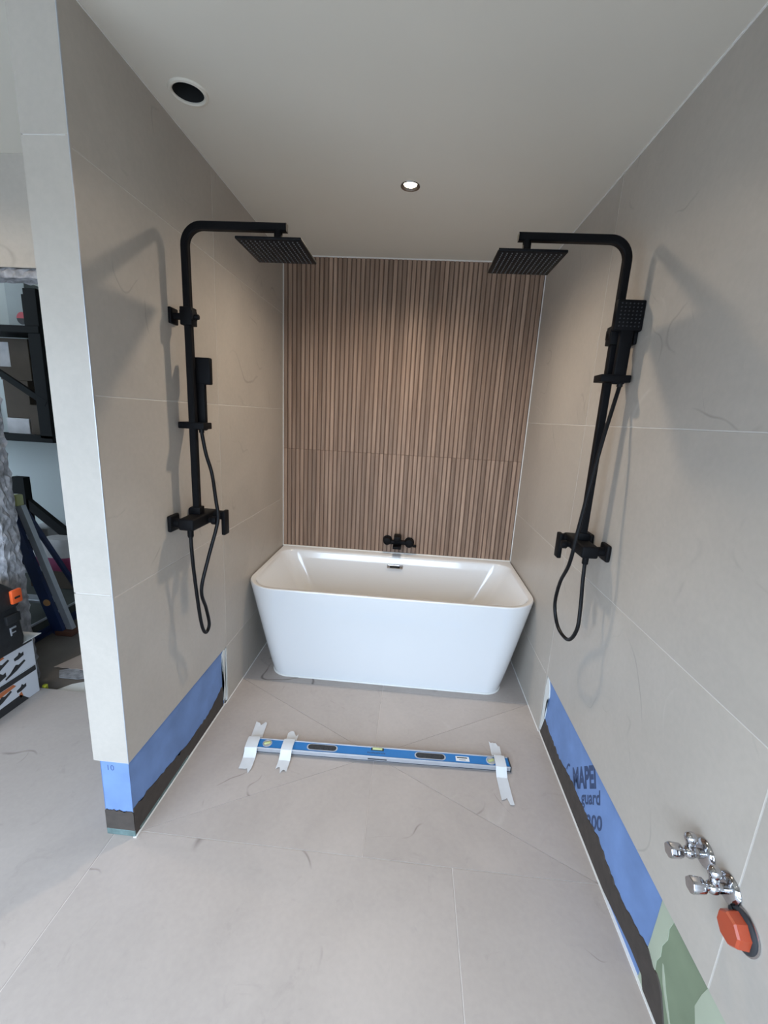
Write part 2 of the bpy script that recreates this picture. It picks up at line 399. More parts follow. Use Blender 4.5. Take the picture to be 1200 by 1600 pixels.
def rband(s):
    pts = [(-2.05, .05), (-1.98, .105), (-1.92, .125), (-1.75, .092), (-1.60, .115), (-1.48, .098), (-1.36, .105), (-1.2, .078), (-1.0, .098), (-.94, .105)]
    for (a, x), (b, y) in zip(pts, pts[1:]):
        if a <= s <= b: return x + (y - x) * (s - a) / (b - a)
    return .05
def rlow(s): return .004 if s > -1.68 else .004 + min((-1.68 - s) * .16, .028)
rows = []
for i in range(75):
    s = -2.035 + 1.077 * i / 74
    top = rband(s) + random.uniform(-.005, .005); low = rlow(s) if s > -1.93 else .004
    if s < -1.99: top = min(top, .004 + (s + 2.037) * 2.0)
    rows.append([Vector((W + .0084, s, low)), Vector((W + .0084, s, max(top, low + .002))), Vector((W + .0046, s, max(top - .002, low + .001))), Vector((W + .0046, s, low))])
MB().loft(rows).build('adhesive_smear', M['adhesive'], wr, smooth=0)
pp = [(-.962, .02), (-.985, .09), (-.99, .15), (-.985, .2), (-1.003, .23), (-.995, .27), (-.975, .30), (-.955, .315), (-.948, .25), (-.95, .1), (-.948, .02)]
MB().prism([(W + .0085, s, z) for s, z in pp], (-.006, 0, 0)).build('putty_strip', M['putty'], wr, smooth=0)
struct(MB().box((W, -2.2, 0), (W + .012, -.95, .003)).box((W - .0035, -.95, 0), (W + .001, 0, .004)).build('trim_2', M['caulk'], smooth=0))
# print on the membrane, laid on the slant
EX = Vector((0, -.696, .718)); XP = W + .0083
def p_text(body, y, z, width, height, ey, bold):
    o = text_mesh('membrane_lettering', body, M['print_ink'], rmem, (0, 0, 0), (1, 0, 0), (0, 1, 0), 1.0, bold)
    xs = [v.co.x for v in o.data.vertices]; ys = [v.co.y for v in o.data.vertices]; x0, x1, y1 = min(xs), max(xs), max(ys)
    for v in o.data.vertices:
        u = (v.co.x - x0) / (x1 - x0) * width; w = v.co.y / y1 * height
        v.co = Vector((XP, y, z)) + EX * u + Vector(ey) * w
    o.data.flip_normals(); return o
p_text('MAPEI', -1.368, .090, .226, .072, (0, .47, .88), .048)
p_text('guard', -1.447, .098, .176, .046, (0, .37, .93), .028)
p_text('200', -1.512, .060, .140, .046, (0, .36, .93), .030)
MB().prism([(XP, -1.312 + .026 * math.cos(R(a)) * f, .108 + .036 * math.sin(R(a)) * f) for a, f in [(x, 1) for x in range(-10, 100, 10)] + [(x, .72) for x in range(90, -20, -10)]], (-.0003, 0, 0)).prism([(XP, -1.428, .232), (XP, -1.433, .245), (XP, -1.442, .240), (XP, -1.438, .222)], (-.0003, 0, 0)).build('membrane_logo', M['print_ink'], rmem, smooth=0)

# ------------------------------------------------------------------ setting: back wall with vertical slats
wb = struct(MB().box((-.12, .012, -.06), (W + .13, .14, H)).build('wall_back', M['core'], smooth=0))
MB().box((-.001, .0055, .02), (W + .001, .013, H)).build('slat_backing', M['groove'], wb, smooth=0)
NS = 56; pitch = (W - .007) / NS
for i in range(NS):
    x0 = .0055 + i * pitch
    for z0, z1 in ((.55, 1.2515), (1.2525, H - .002)):
        tile('slat', (x0, 0, z0), (x0 + pitch - .0068, .0105, z1), SLAT, wb, .002)
struct(MB().box((-.001, -.003, .55), (.0048, .004, H)).build('trim_3', M['caulk'], smooth=0))
struct(MB().box((W - .0048, -.003, .55), (W + .001, .004, H)).build('trim_4', M['caulk'], smooth=0))
struct(MB().box((0, -.004, H - .006), (W, .004, H)).build('trim_5', M['caulk'], smooth=0))
struct(MB().box((W - .004, -3.9, H - .004), (W + .001, 0, H)).build('trim_6', M['caulk'], smooth=0))
struct(MB().box((-.001, -1.69, H - .003), (.002, 0, H)).build('trim_7', M['caulk'], smooth=0))

# ------------------------------------------------------------------ setting: ceiling with openings
def ceiling():
    bm = bmesh.new(); edges = []
    def ring(pts):
        vs = [bm.verts.new((x, y, H)) for x, y in pts]
        return [bm.edges.new((vs[i], vs[(i + 1) % len(vs)])) for i in range(len(vs))]
    edges += ring([(-3.05, -4.05), (1.73, -4.05), (1.73, .14), (-.12, .14), (-.12, -.9), (-3.05, -.9)])
    holes = [(x, y, .036) for x, y, e in SPOTS] + [(.119, -1.331, .046)]
    for x, y, r in holes: edges += ring([(x + r * math.cos(2 * math.pi * i / 32), y + r * math.sin(2 * math.pi * i / 32)) for i in range(32)])
    bmesh.ops.triangle_fill(bm, edges=edges, use_beauty=True)
    for f in bm.faces:
        if f.normal.z > 0: f.normal_flip()
    r = bmesh.ops.extrude_face_region(bm, geom=bm.faces[:])
    bmesh.ops.translate(bm, vec=(0, 0, .013), verts=[v for v in r['geom'] if isinstance(v, bmesh.types.BMVert)])
    bmesh.ops.recalc_face_normals(bm, faces=bm.faces)
    me = bpy.data.meshes.new('ceiling'); bm.to_mesh(me); bm.free(); me.materials.append(M['paint'])
    o = bpy.data.objects.new('ceiling', me); COL.objects.link(o); return struct(o)
ceil = ceiling()
MB().box((-3.05, -4.05, H + .16), (1.73, .14, H + .2)).build('ceiling_void_board', M['core'], ceil, smooth=0)

# ------------------------------------------------------------------ setting: rest of the bathroom
wn = struct(MB().box((-3.0, -.99, 2.03), (-.112, -.9, H)).box((-3.0, -.99, -.06), (-1.095, -.9, 2.03)).box((-.30, -.99, -.06), (-.112, -.9, 2.03)).build('wall_left_back', M['core'], smooth=0))
for a, b in zip((-3.0, -1.885, -.685), (-1.885, -.685, -.125)):
    tile('wall_tile', (a + J, -1.001, 2.022), (b - J, -.991, H), WALL_TILE, wn)
MB().box((-1.36, -.9985, -.01), (-1.118, -.99, 2.0)).build('plaster_face', M['cream'], wn, smooth=0)
MB().box((-1.149, -1.0035, 0), (-1.143, -.997, 1.95), .001).box((-1.129, -1.002, 0), (-1.124, -.997, 1.95), .001).build('plaster_bead', M['caulk'], wn, smooth=0)
# broken masonry at the jamb and under the lintel
def rubble(name, a, b, nx, ny, nz, amp, m, parent, seed):
    rnd = random.Random(seed); bm = bmesh.new(); bmesh.ops.create_cube(bm, size=1)
    a, b = Vector(a), Vector(b); c, d = (a + b) / 2, b - a
    for v in bm.verts: v.co = c + Vector((v.co.x * d.x, v.co.y * d.y, v.co.z * d.z))
    for ax, n in ((0, nx), (1, ny), (2, nz)):
        for k in range(1, n):
            p = Vector(a); p[ax] += d[ax] * k / n; nrm = Vector((0, 0, 0)); nrm[ax] = 1
            bmesh.ops.bisect_plane(bm, geom=bm.verts[:] + bm.edges[:] + bm.faces[:], plane_co=p, plane_no=nrm)
    for v in bm.verts: v.co += Vector([rnd.gauss(0, amp) for _ in range(3)])
    bmesh.ops.triangulate(bm, faces=bm.faces)
    me = bpy.data.meshes.new(name); bm.to_mesh(me); bm.free(); me.materials.append(m)
    o = bpy.data.objects.new(name, me); COL.objects.link(o); attach(o, parent); return o
rubble('broken_masonry', (-1.123, -.995, 0), (-1.080, -.905, 2.0), 4, 7, 80, .0035, M['concrete'], wn, 4)
rubble('broken_masonry', (-1.10, -.99, 1.985), (-.30, -.905, 2.022), 30, 5, 3, .0035, M['concrete'], wn, 9)
struct(MB().box((-3.12, -4.05, -.06), (-3.0, -.9, H)).build('wall_far_left', M['core'], smooth=0))
wf = struct(MB().box((-3.0, -3.72, -.06), (-2.8, -3.6, H)).box((1.56, -3.72, -.06), (W + .13, -3.6, H)).box((-2.8, -3.72, 1.88), (1.56, -3.6, H)).build('wall_rear', M['paint'], smooth=0))
win = struct(MB().box((-2.8, -3.70, .0), (-2.74, -3.64, 1.88)).box((1.50, -3.70, .0), (1.56, -3.64, 1.88)).box((-2.74, -3.70, 1.82), (1.50, -3.64, 1.88)).box((-2.74, -3.70, .0), (1.50, -3.64, .05)).box((-.70, -3.70, .05), (-.64, -3.64, 1.82)).build('window_1', M['frame'], smooth=0))
struct(MB().box((-14, -16, -.2), (14, -3.72, -.08)).build('terrace', M['terrace'], smooth=0))
struct(MB().box((-14, -11.2, -.1), (14, -11, 1.2)).build('horizon_blocker', M['horizon_block'], smooth=0))  # unseen dark slab added outside to cut low sky light through the window

# ------------------------------------------------------------------ setting: hall behind the broken opening
struct(MB().box((-1.45, -.985, -.06), (-.112, .75, -.03)).build('hall_floor', M['hall_floor'], smooth=0))
hs = struct(MB().box((-3.6, -.9, -.06), (-1.475, .75, .075)).build('hall_step', M['dark_board'], smooth=0))
MB().box((-1.478, -.9, .068), (-1.466, .75, .080)).build('nosing', M['alu'], hs, smooth=0)
MB().box((-1.475, -.9, -.03), (-1.468, .75, .012)).box((-1.475, -.9, -.03), (-1.44, .75, -.028)).build('blue_edge_tape', M['ladder_blue'], hs, smooth=0)
struct(MB().box((-3.6, .62, -.06), (-.112, .74, 2.6)).build('wall_hall_back', M['hall_wall'], smooth=0))
struct(MB().box((-3.7, -.9, -.06), (-3.6, .74, 2.6)).build('wall_hall_left', M['hall_wall'], smooth=0))
struct(MB().box((-.16, -.9, -.06), (-.112, .62, 2.6)).build('wall_hall_right', M['hall_wall'], smooth=0))
struct(MB().box((-3.7, -.9, 2.6), (-.112, .74, 2.65)).build('ceiling_hall', M['paint'], smooth=0))
lamp('hall_fill_light', 'POINT', (-2.6, -.3, 2.5), 6, (.92, 1.0, 1.0), .12)  # added fill light that brightens the hall, no fixture behind it

# ------------------------------------------------------------------ recessed lamps and the duct opening
def downlight(x, y, watts, label, seen=True):
    t = thing('recessed_downlight', label, 'lamp', (x, y, H), 'recessed ceiling lamps')
    MB().lathe([(.026, .006), (.030, .001), (.036, -.003), (.040, -.003), (.041, 0), (.036, 0), (.0345, .02), (.026, .02), (.026, .006)], (x, y, H), (0, 0, 1)).build('trim_ring', M['dark_chrome'], t)
    MB().cyl((x, y, H + .004), (x, y, H + .018), .0262, bev=.002).build('lens', M['lens'], t)
    lamp('downlight_lamp', 'SPOT', (x, y, H - .006), watts, WARM, .032, spot_size=R(156), spot_blend=1.0)
for i, (x, y, e) in enumerate(SPOTS):
    downlight(x, y, e, ['lit recessed ceiling downlight above the bathtub', 'recessed downlight in the ceiling left of the partition', 'recessed downlight in the ceiling behind the camera', 'recessed downlight in the ceiling at the rear left'][i])
t = thing('duct_opening', 'round black duct hole with white collar in the ceiling, upper left', 'vent', (.119, -1.331, H))
MB().lathe([(.0455, -.001), (.0455, -.004), (.050, -.007), (.056, -.0055), (.0585, 0), (.0455, 0), (.0455, -.001)], (.119, -1.331, H), (0, 0, 1), 40).build('collar', M['paint'], t)
MB().lathe([(.0457, -.001), (.0457, .15), (0, .15)], (.119, -1.331, H), (0, 0, 1), 40).build('duct_sleeve', M['hole'], t)

# ------------------------------------------------------------------ bathtub
def outline(x0, x1, yf, yb, rf, rb, z, n=10):
    """rounded rectangle, front (yf, nearer camera) corners radius rf, back corners rb"""
    P = []
    for cx, cy, r, a0 in ((x1 - rf, yf + rf, rf, -90), (x1 - rb, yb - rb, rb, 0), (x0 + rb, yb - rb, rb, 90), (x0 + rf, yf + rf, rf, 180)):
        for i in range(n + 1):
            a = R(a0 + 90 * i / n); P.append((cx + r * math.cos(a), cy + r * math.sin(a), z))
    return P
tub = thing('bathtub', 'white back-to-wall bathtub with tapered front below the wooden slats', 'bathtub', (.8, -.4, 0))
ZT = .567
RG = []
for k in range(9):                      # outside, base to rim
    f = k / 8; g = f ** .92
    RG.append(outline(.135 - .130 * g, 1.472 + .123 * g, -.690 - .080 * g, -.012, .105 + .075 * g, .012, .004 + (ZT - .012) * f))
RG += [outline(.006, 1.594, -.770, -.010, .18, .012, ZT - .004), outline(.009, 1.591, -.767, -.008, .177, .012, ZT)]
RG += [outline(.028, 1.572, -.748, -.072, .162, .10, ZT), outline(.032, 1.568, -.744, -.076, .158, .10, ZT - .003), outline(.036, 1.564, -.740, -.080, .155, .10, ZT - .012)]
for f in (.12, .25, .4, .55, .7, .82, .9, .96, 1.0):
    g = f; e = max(0, (f - .7) / .3) ** 2 * .06
    RG.append(outline(.036 + .25 * g + e, 1.564 - .25 * g - e, -.740 + .075 * g + e, -.080 - .065 * g - e, .155 - .02 * g, .10 + .02 * g, ZT - .012 - (ZT - .15) * (f if f < .8 else .8 + (f - .8) * (1 - (f - .8) * 1.2))))
MB().loft(RG).build('tub_shell', M['acrylic'], tub, 50)
MB().loft([outline(.131, 1.476, -.697, -.012, .108, .012, .0005), outline(.133, 1.474, -.694, -.012, .106, .012, .008)]).build('base_seal', M['caulk'], tub)
MB().box((.755, -.104, .486), (.862, -.090, .514), .004, 2).build('overflow_plate', M['chrome'], tub)
MB().box((.775, -.1055, .493), (.842, -.103, .506), .001).build('overflow_slot', M['hole'], tub)
MB().lathe([(0, .004), (.030, .004), (.034, 0), (.034, -.004)], (.8, -.41, .145), (0, 0, 1)).build('drain_cover', M['chrome'], tub)
struct(MB().box((.002, -.010, ZT - .004), (W - .002, .001, ZT + .006), .002).build('trim_8', M['caulk'], smooth=0))

# bath mixer on the slats
t = thing('bath_mixer', 'small matt black wall-mounted bath mixer above the tub rim', 'tap', (.815, 0, .655))
MB().cyl((.743, -.001, .662), (.743, -.012, .662), .032, bev=.003).build('rosette', M['black'], t)
MB().cyl((.895, -.001, .655), (.895, -.012, .655), .034, bev=.003).build('rosette', M['black'], t)
MB().cyl((.743, -.008, .662), (.743, -.055, .662), .026, bev=.005).build('control_knob', M['black'], t)
MB().cyl((.895, -.008, .655), (.895, -.055, .655), .029, bev=.005).cyl((.92, -.035, .638), (.944, -.035, .636), .010, bev=.003).build('control_knob', M['black'], t)
MB().box((.735, -.045, .640), (.915, -.014, .668), .006, 2).build('mixer_body', M['black'], t)
MB().box((.788, -.050, .640), (.838, -.012, .705), .004, 2).box((.790, -.120, .690), (.836, -.030, .716), .004, 2).build('lever', M['black'], t)
MB().box((.785, -.115, .628), (.842, -.030, .646), .004, 2).build('spout', M['black'], t)

# ------------------------------------------------------------------ shower columns
def shower(label, xw, s, y0, zm, reach, hose, handset, d0, zt, dl, knob):
    """xw wall plane, s direction into the alcove, y0 pole, zm mixer height"""
    X = lambda d: xw + s * d
    t = thing('shower_column', label, 'shower', (xw, y0, zm), None)
    def P(mb, name, m=M['black'], parent=t): return mb.build(name, m, parent)
    bx = lambda mb, d0_, d1, y, y2, z, z2, bev=.003, seg=2: mb.box((min(X(d0_), X(d1)), y, z), (max(X(d0_), X(d1)), y2, z2), bev, seg)
    for yy in (-.075, .075):             # wall flanges with their stubs
        mb = MB(); bx(mb, .0005, .016, y0 + yy - .031, y0 + yy + .031, zm - .031, zm + .031, .006, 3)
        mb.cyl((X(.012), y0 + yy, zm), (X(.048), y0 + yy, zm), .017, bev=.002); P(mb, 'wall_flange')
    mb = MB(); bx(mb, .042, .100, y0 - .105, y0 + .095, zm - .021, zm + .023, .007, 3); P(mb, 'mixer_body')
    mb = MB().cyl((X(.090), y0 + .070, zm + .004), (X(dl - .008), y0 + .070, zm + .004), .0185, bev=.003)
    mb.cyl((X(.100), y0 + .070, zm + .004), (X(.105), y0 + .070, zm + .004), .0205); P(mb, 'lever_cartridge')
    mb = MB(); bx(mb, dl - .010, dl + .006, y0 + .049, y0 + .091, zm - .075, zm + .024, .004, 2); P(mb, 'lever')
    mb = MB().cyl((X(.096), y0 + .015, zm - .006), (X(.118), y0 + .015, zm - .006), .010).cyl((X(.112), y0 + .015, zm - .006), (X(.132), y0 + .015, zm - .006), .016, bev=.003); P(mb, 'diverter_knob')
    P(MB().cyl((X(.072), y0 - .075, zm - .018), (X(.072), y0 - .075, zm - .05), .011, n=12, bev=.002), 'hose_outlet')
    a = .0127
    sq = [(a, a * .7), (a * .7, a), (-a * .7, a), (-a, a * .7), (-a, -a * .7), (-a * .7, -a), (a * .7, -a), (a, -a * .7)]
    rb = .062
    path = [(X(d0), y0, zm + .02), (X(d0), y0, 1.4), (X(d0), y0, 1.8), (X(d0), y0, zt - rb)]
    path += [(X(d0 + rb - rb * math.cos(R(b))), y0, zt - rb + rb * math.sin(R(b))) for b in range(10, 90, 10)]
    path += [(X(d0 + rb), y0, zt), (X(d0 + .2), y0, zt), (X(reach + .030), y0, zt)]
    P(MB().sweep(path, sq, (0, 1, 0)), 'riser_pole')
    mb = MB(); bx(mb, d0 - .020, d0 + .020, y0 - .020, y0 + .020, zm + .022, zm + .050, .003); P(mb, 'pole_socket')
    # wall bracket
    zb = 1.80
    mb = MB(); bx(mb, .0005, .012, y0 - .024, y0 + .024, zb - .027, zb + .027, .003); bx(mb, .008, d0 - .01, y0 - .010, y0 + .010, zb - .010, zb + .010, .002); P(mb, 'wall_bracket')
    mb = MB(); bx(mb, d0 - .021, d0 + .021, y0 - .021, y0 + .021, zb - .030, zb + .030, .003); bx(mb, d0 - .024, d0 + .024, y0 - .018, y0 + .018, zb - .012, zb + .020, .003)
    mb.cyl((X(d0 + .015), y0, zb), (X(d0 + knob), y0, zb), .009, bev=.002); P(mb, 'pole_clamp')
    # rain head
    zh = 2.014; hw = .106
    mb = MB(); bx(mb, reach - hw, reach + hw, y0 - hw, y0 + hw, zh - .001, zh + .008, .003)
    head = P(mb, 'rain_head')
    P(MB().cyl((X(reach), y0, zh + .006), (X(reach), y0, zt - .008), .014, n=20).cyl((X(reach), y0, zh + .006), (X(reach), y0, zh + .018), .021, n=20, bev=.003), 'swivel_joint')
    mb = MB()
    for i in range(13):
        for j in range(13):
            px, py = X(reach + (i - 6) * .0150), y0 + (j - 6) * .0150
            mb.cyl((px, py, zh), (px, py, zh - .0035), .0027, .002, n=6)
    stuff(mb.build('nozzles', M['nozzle'], head))
    # hand shower, its holder and the hose
    hd, hy, hz, facing = handset         # distance from wall, y, holder height, y direction of the spray face
    mb = MB(); bx(mb, .010, .108, min(y0, hy) - .014, max(y0, hy) + .014, hz - .012, hz + .012, .003); P(mb, 'handset_holder')
    mb = MB(); bx(mb, hd - .021, hd + .021, hy - .010, hy + .010, hz - .018, hz + .165, .006, 3)
    bx(mb, hd - .045, hd + .045, hy - .011, hy + .011, hz + .150, hz + .245, .005, 3)
    hs_ = P(mb, 'hand_shower')
    mb = MB()
    for i in range(6):
        for j in range(7):
            px, pz, py = X(hd + (i - 2.5) * .0125), hz + .198 + (j - 3) * .0115, hy + facing * .011
            mb.cyl((px, py, pz), (px, py + facing * .002, pz), .0024, n=6)
    stuff(mb.build('nozzles', M['slot'], hs_))
    P(MB().tube(smooth_path(hose), .0068, 10).cyl(hose[0], Vector(hose[0]) + Vector((0, 0, .03)), .0095, n=12).cyl(hose[-1], Vector(hose[-1]) + Vector((0, 0, .03)), .0095, n=12), 'hose', M['black_hose'])
    return t
HL = [(.076, -1.252, 1.398), (.088, -1.250, 1.32), (.104, -1.240, 1.242), (.126, -1.262, 1.15), (.140, -1.276, 1.082), (.136, -1.290, 1.03), (.115, -1.318, .922), (.096, -1.345, .800), (.085, -1.294, .698), (.080, -1.264, .611), (.078, -1.293, .588), (.075, -1.321, .654), (.070, -1.344, .854), (.072, -1.358, .960), (.072, -1.360, 1.015)]
shower('matt black shower column on the left wall, hand shower held behind its pole', 0.0, 1, -1.285, 1.068, .385, HL, (.075, -1.247, 1.425, 1), .062, 2.086, .142, .038)
HR = [(1.562, -1.286, 1.634), (1.545, -1.300, 1.56), (1.522, -1.318, 1.451), (1.500, -1.330, 1.299), (1.478, -1.345, 1.139), (1.472, -1.330, 1.01), (1.480, -1.249, .906), (1.490, -1.205, .793), (1.500, -1.247, .717), (1.510, -1.332, .712), (1.515, -1.380, .779), (1.520, -1.368, .857), (1.527, -1.335, .945), (1.528, -1.325, 1.012)]
shower('matt black shower column on the right wall, spray face of hand shower visible', W, -1, -1.250, 1.062, .392, HR, (.046, -1.286, 1.66, -1), .065, 2.092, .122, .024)

# ------------------------------------------------------------------ spirit level and tape on the floor
LV = thing('spirit_level', 'long blue and grey spirit level lying taped on the tiles', 'spirit level', (.815, -1.217, 0))
def lv(mb, name, m, parent=LV): return mb.build(name, m, parent)
LX, LY = .815, -1.217
body = lv(MB().box((LX - .585, LY - .024, .003), (LX + .585, LY + .024, .0245), .001), 'level_body', M['level_blue'])
lv(MB().box((LX - .585, LY - .030, .0005), (LX + .585, LY - .024, .0265), .0015), 'measuring_face', M['alu'])
lv(MB().box((LX - .585, LY + .024, .0005), (LX + .585, LY + .030, .0265), .0015), 'measuring_face', M['alu'])
lv(MB().box((LX - .583, LY - .0308, .004), (LX + .583, LY - .0298, .0072)), 'face_groove', M['slot'])
lv(MB().box((LX - .588, LY - .031, .0), (LX - .582, LY + .031, .027), .002), 'end_cap', M['slot'])
lv(MB().box((LX + .582, LY - .031, .0), (LX + .588, LY + .031, .027), .002), 'end_cap', M['slot'])
def pill(mb, x, y, hx, hy, z0, z1, n=8):
    pts = [(x + hx - hy + hy * math.cos(R(a)), y + hy * math.sin(R(a)), z0) for a in range(-90, 91, 180 // n)] + [(x - hx + hy + hy * math.cos(R(a)), y + hy * math.sin(R(a)), z0) for a in range(90, 271, 180 // n)]
    return mb.prism(pts, (0, 0, z1 - z0))
for x in (.562, 1.048):
    g = lv(pill(MB(), x, LY, .070, .0185, .0235, .0262), 'grip', M['alu'])
    mb = pill(MB(), x, LY, .064, .0145, .024, .0268)
    for k in range(-2, 3): mb.cyl((x + k * .021, LY - .004, .025), (x + k * .021, LY - .004, .0285), .009, n=10, bev=.002)
    lv(mb, 'grip_insert', M['slot'], g)
for x in (.312, 1.318):
    v = lv(MB().lathe([(.021, .0235), (.021, .0275), (.017, .0285), (.015, .0265), (0, .0265)], (x, LY, 0), (0, 0, 1), 24), 'end_vial', M['alu'])
    lv(MB().cyl((x - .013, LY - .005, .0272), (x + .013, LY + .006, .0272), .0062, n=12, bev=.002), 'vial_tube', M['vial'], v)
v = lv(MB().box((LX - .034, LY + .007, .022), (LX + .026, LY + .026, .0255), .002), 'centre_vial', M['slot'])
lv(MB().cyl((LX - .026, LY + .017, .0262), (LX + .018, LY + .017, .0262), .0060, n=12, bev=.002), 'vial_tube', M['vial'], v)
mb = MB()
for i in range(11): mb.box((LX - .048 + i * .0075, LY - .009, .0245), (LX - .043 + i * .0075, LY - .0045 + (.001 if i % 3 else .003), .0248))
lv(mb, 'brand_print', M['print_ink'])
lv(MB().box((LX - .044, LY - .0312, .012), (LX + .040, LY - .0298, .017)), 'face_print', M['slot'])
st = lv(MB().box((1.162, LY - .014, .0244), (1.222, LY + .013, .0251)), 'sticker', M['label'])
lv(MB().box((1.168, LY + .002, .0250), (1.214, LY + .008, .0253)).box((1.176, LY - .008, .0250), (1.206, LY - .0055, .0253)), 'sticker_print', M['slot'], st)
LV.rotation_euler = (0, 0, R(1.7))

def tape(label, pts, w, jag, seed):
    """strip following pts (x, y, z); w half width"""
    rnd = random.Random(seed); bm = bmesh.new(); P = [Vector(p) for p in pts]; rows = []
    for i, p in enumerate(P):
        tg = P[min(i + 1, len(P) - 1)] - P[max(i - 1, 0)]; tg.z = 0; tg.normalize(); u = Vector((-tg.y, tg.x, 0))
        row = []
        for k in range(7):
            f = k / 6 * 2 - 1; q = p + u * (f * w)
            if i in (0, len(P) - 1): q += tg * rnd.uniform(-jag, jag) * 1.4 + tg * f * jag * .8 + Vector((0, 0, rnd.uniform(0, .004)))
            row.append(bm.verts.new(q))
        rows.append(row)
    for a, b in zip(rows, rows[1:]):
        for k in range(6): bm.faces.new((a[k], a[k + 1], b[k + 1], b[k]))
    r = bmesh.ops.extrude_face_region(bm, geom=bm.faces[:]); bmesh.ops.translate(bm, vec=(0, 0, .0006), verts=[v for v in r['geom'] if isinstance(v, bmesh.types.BMVert)])
    bmesh.ops.recalc_face_normals(bm, faces=bm.faces)
    me = bpy.data.meshes.new('tape_strip'); bm.to_mesh(me); bm.free(); me.materials.append(M['tape']); me.shade_smooth(); me.set_sharp_from_angle(angle=R(30))
    o = bpy.data.objects.new('tape_strip', me); COL.objects.link(o)
    return tag(o, label, 'tape', 'tape strips holding the level')
def tape_path(x0, y0, x1, y1, yc):
    """floor, over the level lying across yc, floor"""
    out = []
    for y, z in ((y0, .0012), (y0 + .03, .0006), (yc - .062, .0012), (yc - .042, .012), (yc - .0325, .0275), (yc - .012, .0305), (yc + .012, .0305), (yc + .0325, .0275), (yc + .042, .012), (yc + .060, .0012), (y1, .003)):
        out.append((x0 + (x1 - x0) * (y - y0) / (y1 - y0), y, z - (.0015 if z < .01 else 0)))
    return [(x, y, max(z, .0003)) for x, y, z in out]
tape('white tape strip over the far left end of the spirit level', tape_path(.258, -1.362, .232, -1.085, -1.234), .027, .010, 2)
tape('shorter white tape strip between left end vial and left grip of the spirit level', tape_path(.410, -1.348, .404, -1.128, -1.229), .025, .011, 5)
tape('white tape strip over the right end of the spirit level', tape_path(1.358, -1.378, 1.358, -1.062, -1.200), .0235, .011, 8)

# ------------------------------------------------------------------ angle valves and capped drain on the right wall
def valve(y, z, label, red=False):
    t = thing('angle_valve', label, 'valve', (W, y, z), 'angle valves on the right wall')
    c = (W, y, z)
    MB().lathe([(.030, .0003), (.0305, .002), (.029, .006), (.022, .011), (.013, .013), (0, .013)], c, (-1, 0, 0)).build('rosette', M['chrome'], t)
    MB().cyl((W - .010, y, z), (W - .042, y, z), .0105, n=20, bev=.002).sphere((W - .036, y, z), .0135, n=18).build('valve_body', M['chrome'], t)
    MB().cyl((W - .034, y, z), (W - .034, y + .006, z + .026), .0095, n=18, bev=.002).sphere((W - .034, y + .007, z + .030), .0135, n=18).build('outlet_cap', M['chrome'], t)
    k = MB()
    k.cyl((W - .048, y, z), (W - .056, y, z), .008, n=16).loft([[(W - d, y + r * (1 + .05 * math.cos(6 * a)) * math.cos(a), z + r * (1 + .05 * math.cos(6 * a)) * math.sin(a)) for a in [2 * math.pi * i / 36 for i in range(36)]] for d, r in ((.054, .0125), (.057, .0145), (.078, .016), (.082, .0145), (.083, .010))])
    kn = k.build('knob', M['chrome'], t)
    if red: MB().box((W - .076, y - .006, z - .0172), (W - .056, y + .006, z - .0155), .001).build('red_mark', M['orange'], kn)
valve(-2.014, .572, 'chrome angle valve on the right wall, farther of the two')
valve(-2.090, .575, 'chrome angle valve on the right wall, just above the orange cap', True)
t = thing('drain_outlet', 'wall drain outlet closed with an orange plastic cap', 'drain cap', (W, -2.137, .540))
y, z = -2.139, .539
MB().lathe([(.030, .0003), (.037, .001), (.0375, .006), (.034, .009), (.030, .010)], (W, y, z), (-1, 0, 0), 36).build('black_ring', M['slot'], t)
MB().lathe([(.034, .0005), (.040, .001), (.0405, .003), (.037, .004)], (W, y, z), (-1, 0, 0), 36).build('chrome_rim', M['chrome'], t)
MB().loft([[(W - d, y + r * math.cos(2 * math.pi * (i + .5) / 8), z + r * math.sin(2 * math.pi * (i + .5) / 8)) for i in range(8)] for d, r in ((.004, .031), (.010, .032), (.030, .030), (.034, .027))]).build('orange_cap', M['orange'], t, 20)
MB().tube(smooth_path([(W - .004, -2.108, .552), (W - .012, -2.112, .556), (W - .014, -2.118, .557), (W - .010, -2.124, .556)]), .004, 8).build('cap_strap', M['slot'], t)

# ------------------------------------------------------------------ cartons, tool case and hall things at the left edge
BX = -.985
def carton(z0, z1, label, dark_top, shapes):
    t = thing('tool_carton', label, 'box', (-1.2, -1.25, z0), 'printed tool cartons')
    MB().box((-1.40, -1.52, z0 + .001), (BX, -1.006, z1), .002).build('carton_body', M['carton'], t, smooth=0)
    d = MB(); og = MB()
    d.box((BX - .0005, -1.515, z1 - dark_top), (BX + .0006, -1.012, z1 - .002))
    for col, pts in shapes:
        (d if col == 'd' else og).prism([(BX - .0003, y, z0 + z) for y, z in pts], (.0008, 0, 0))
    d.build('dark_pictures', M['carton_dark'], t, smooth=0); og.build('orange_pictures', M['carton_orange'], t, smooth=0)
    return t
tool_a = lambda y, z, s=1: [(y, z), (y - .03 * s, z - .008 * s), (y - .05 * s, z - .006 * s), (y - .052 * s, z + .008 * s), (y - .03 * s, z + .014 * s), (y - .022 * s, z + .026 * s), (y - .014 * s, z + .014 * s), (y, z + .018 * s)]
tool_b = lambda y, z: [(y, z + .02), (y - .05, z - .004), (y - .11, z - .020), (y - .112, z - .012), (y - .06, z + .012), (y - .052, z + .028), (y - .036, z + .020), (y - .006, z + .030)]
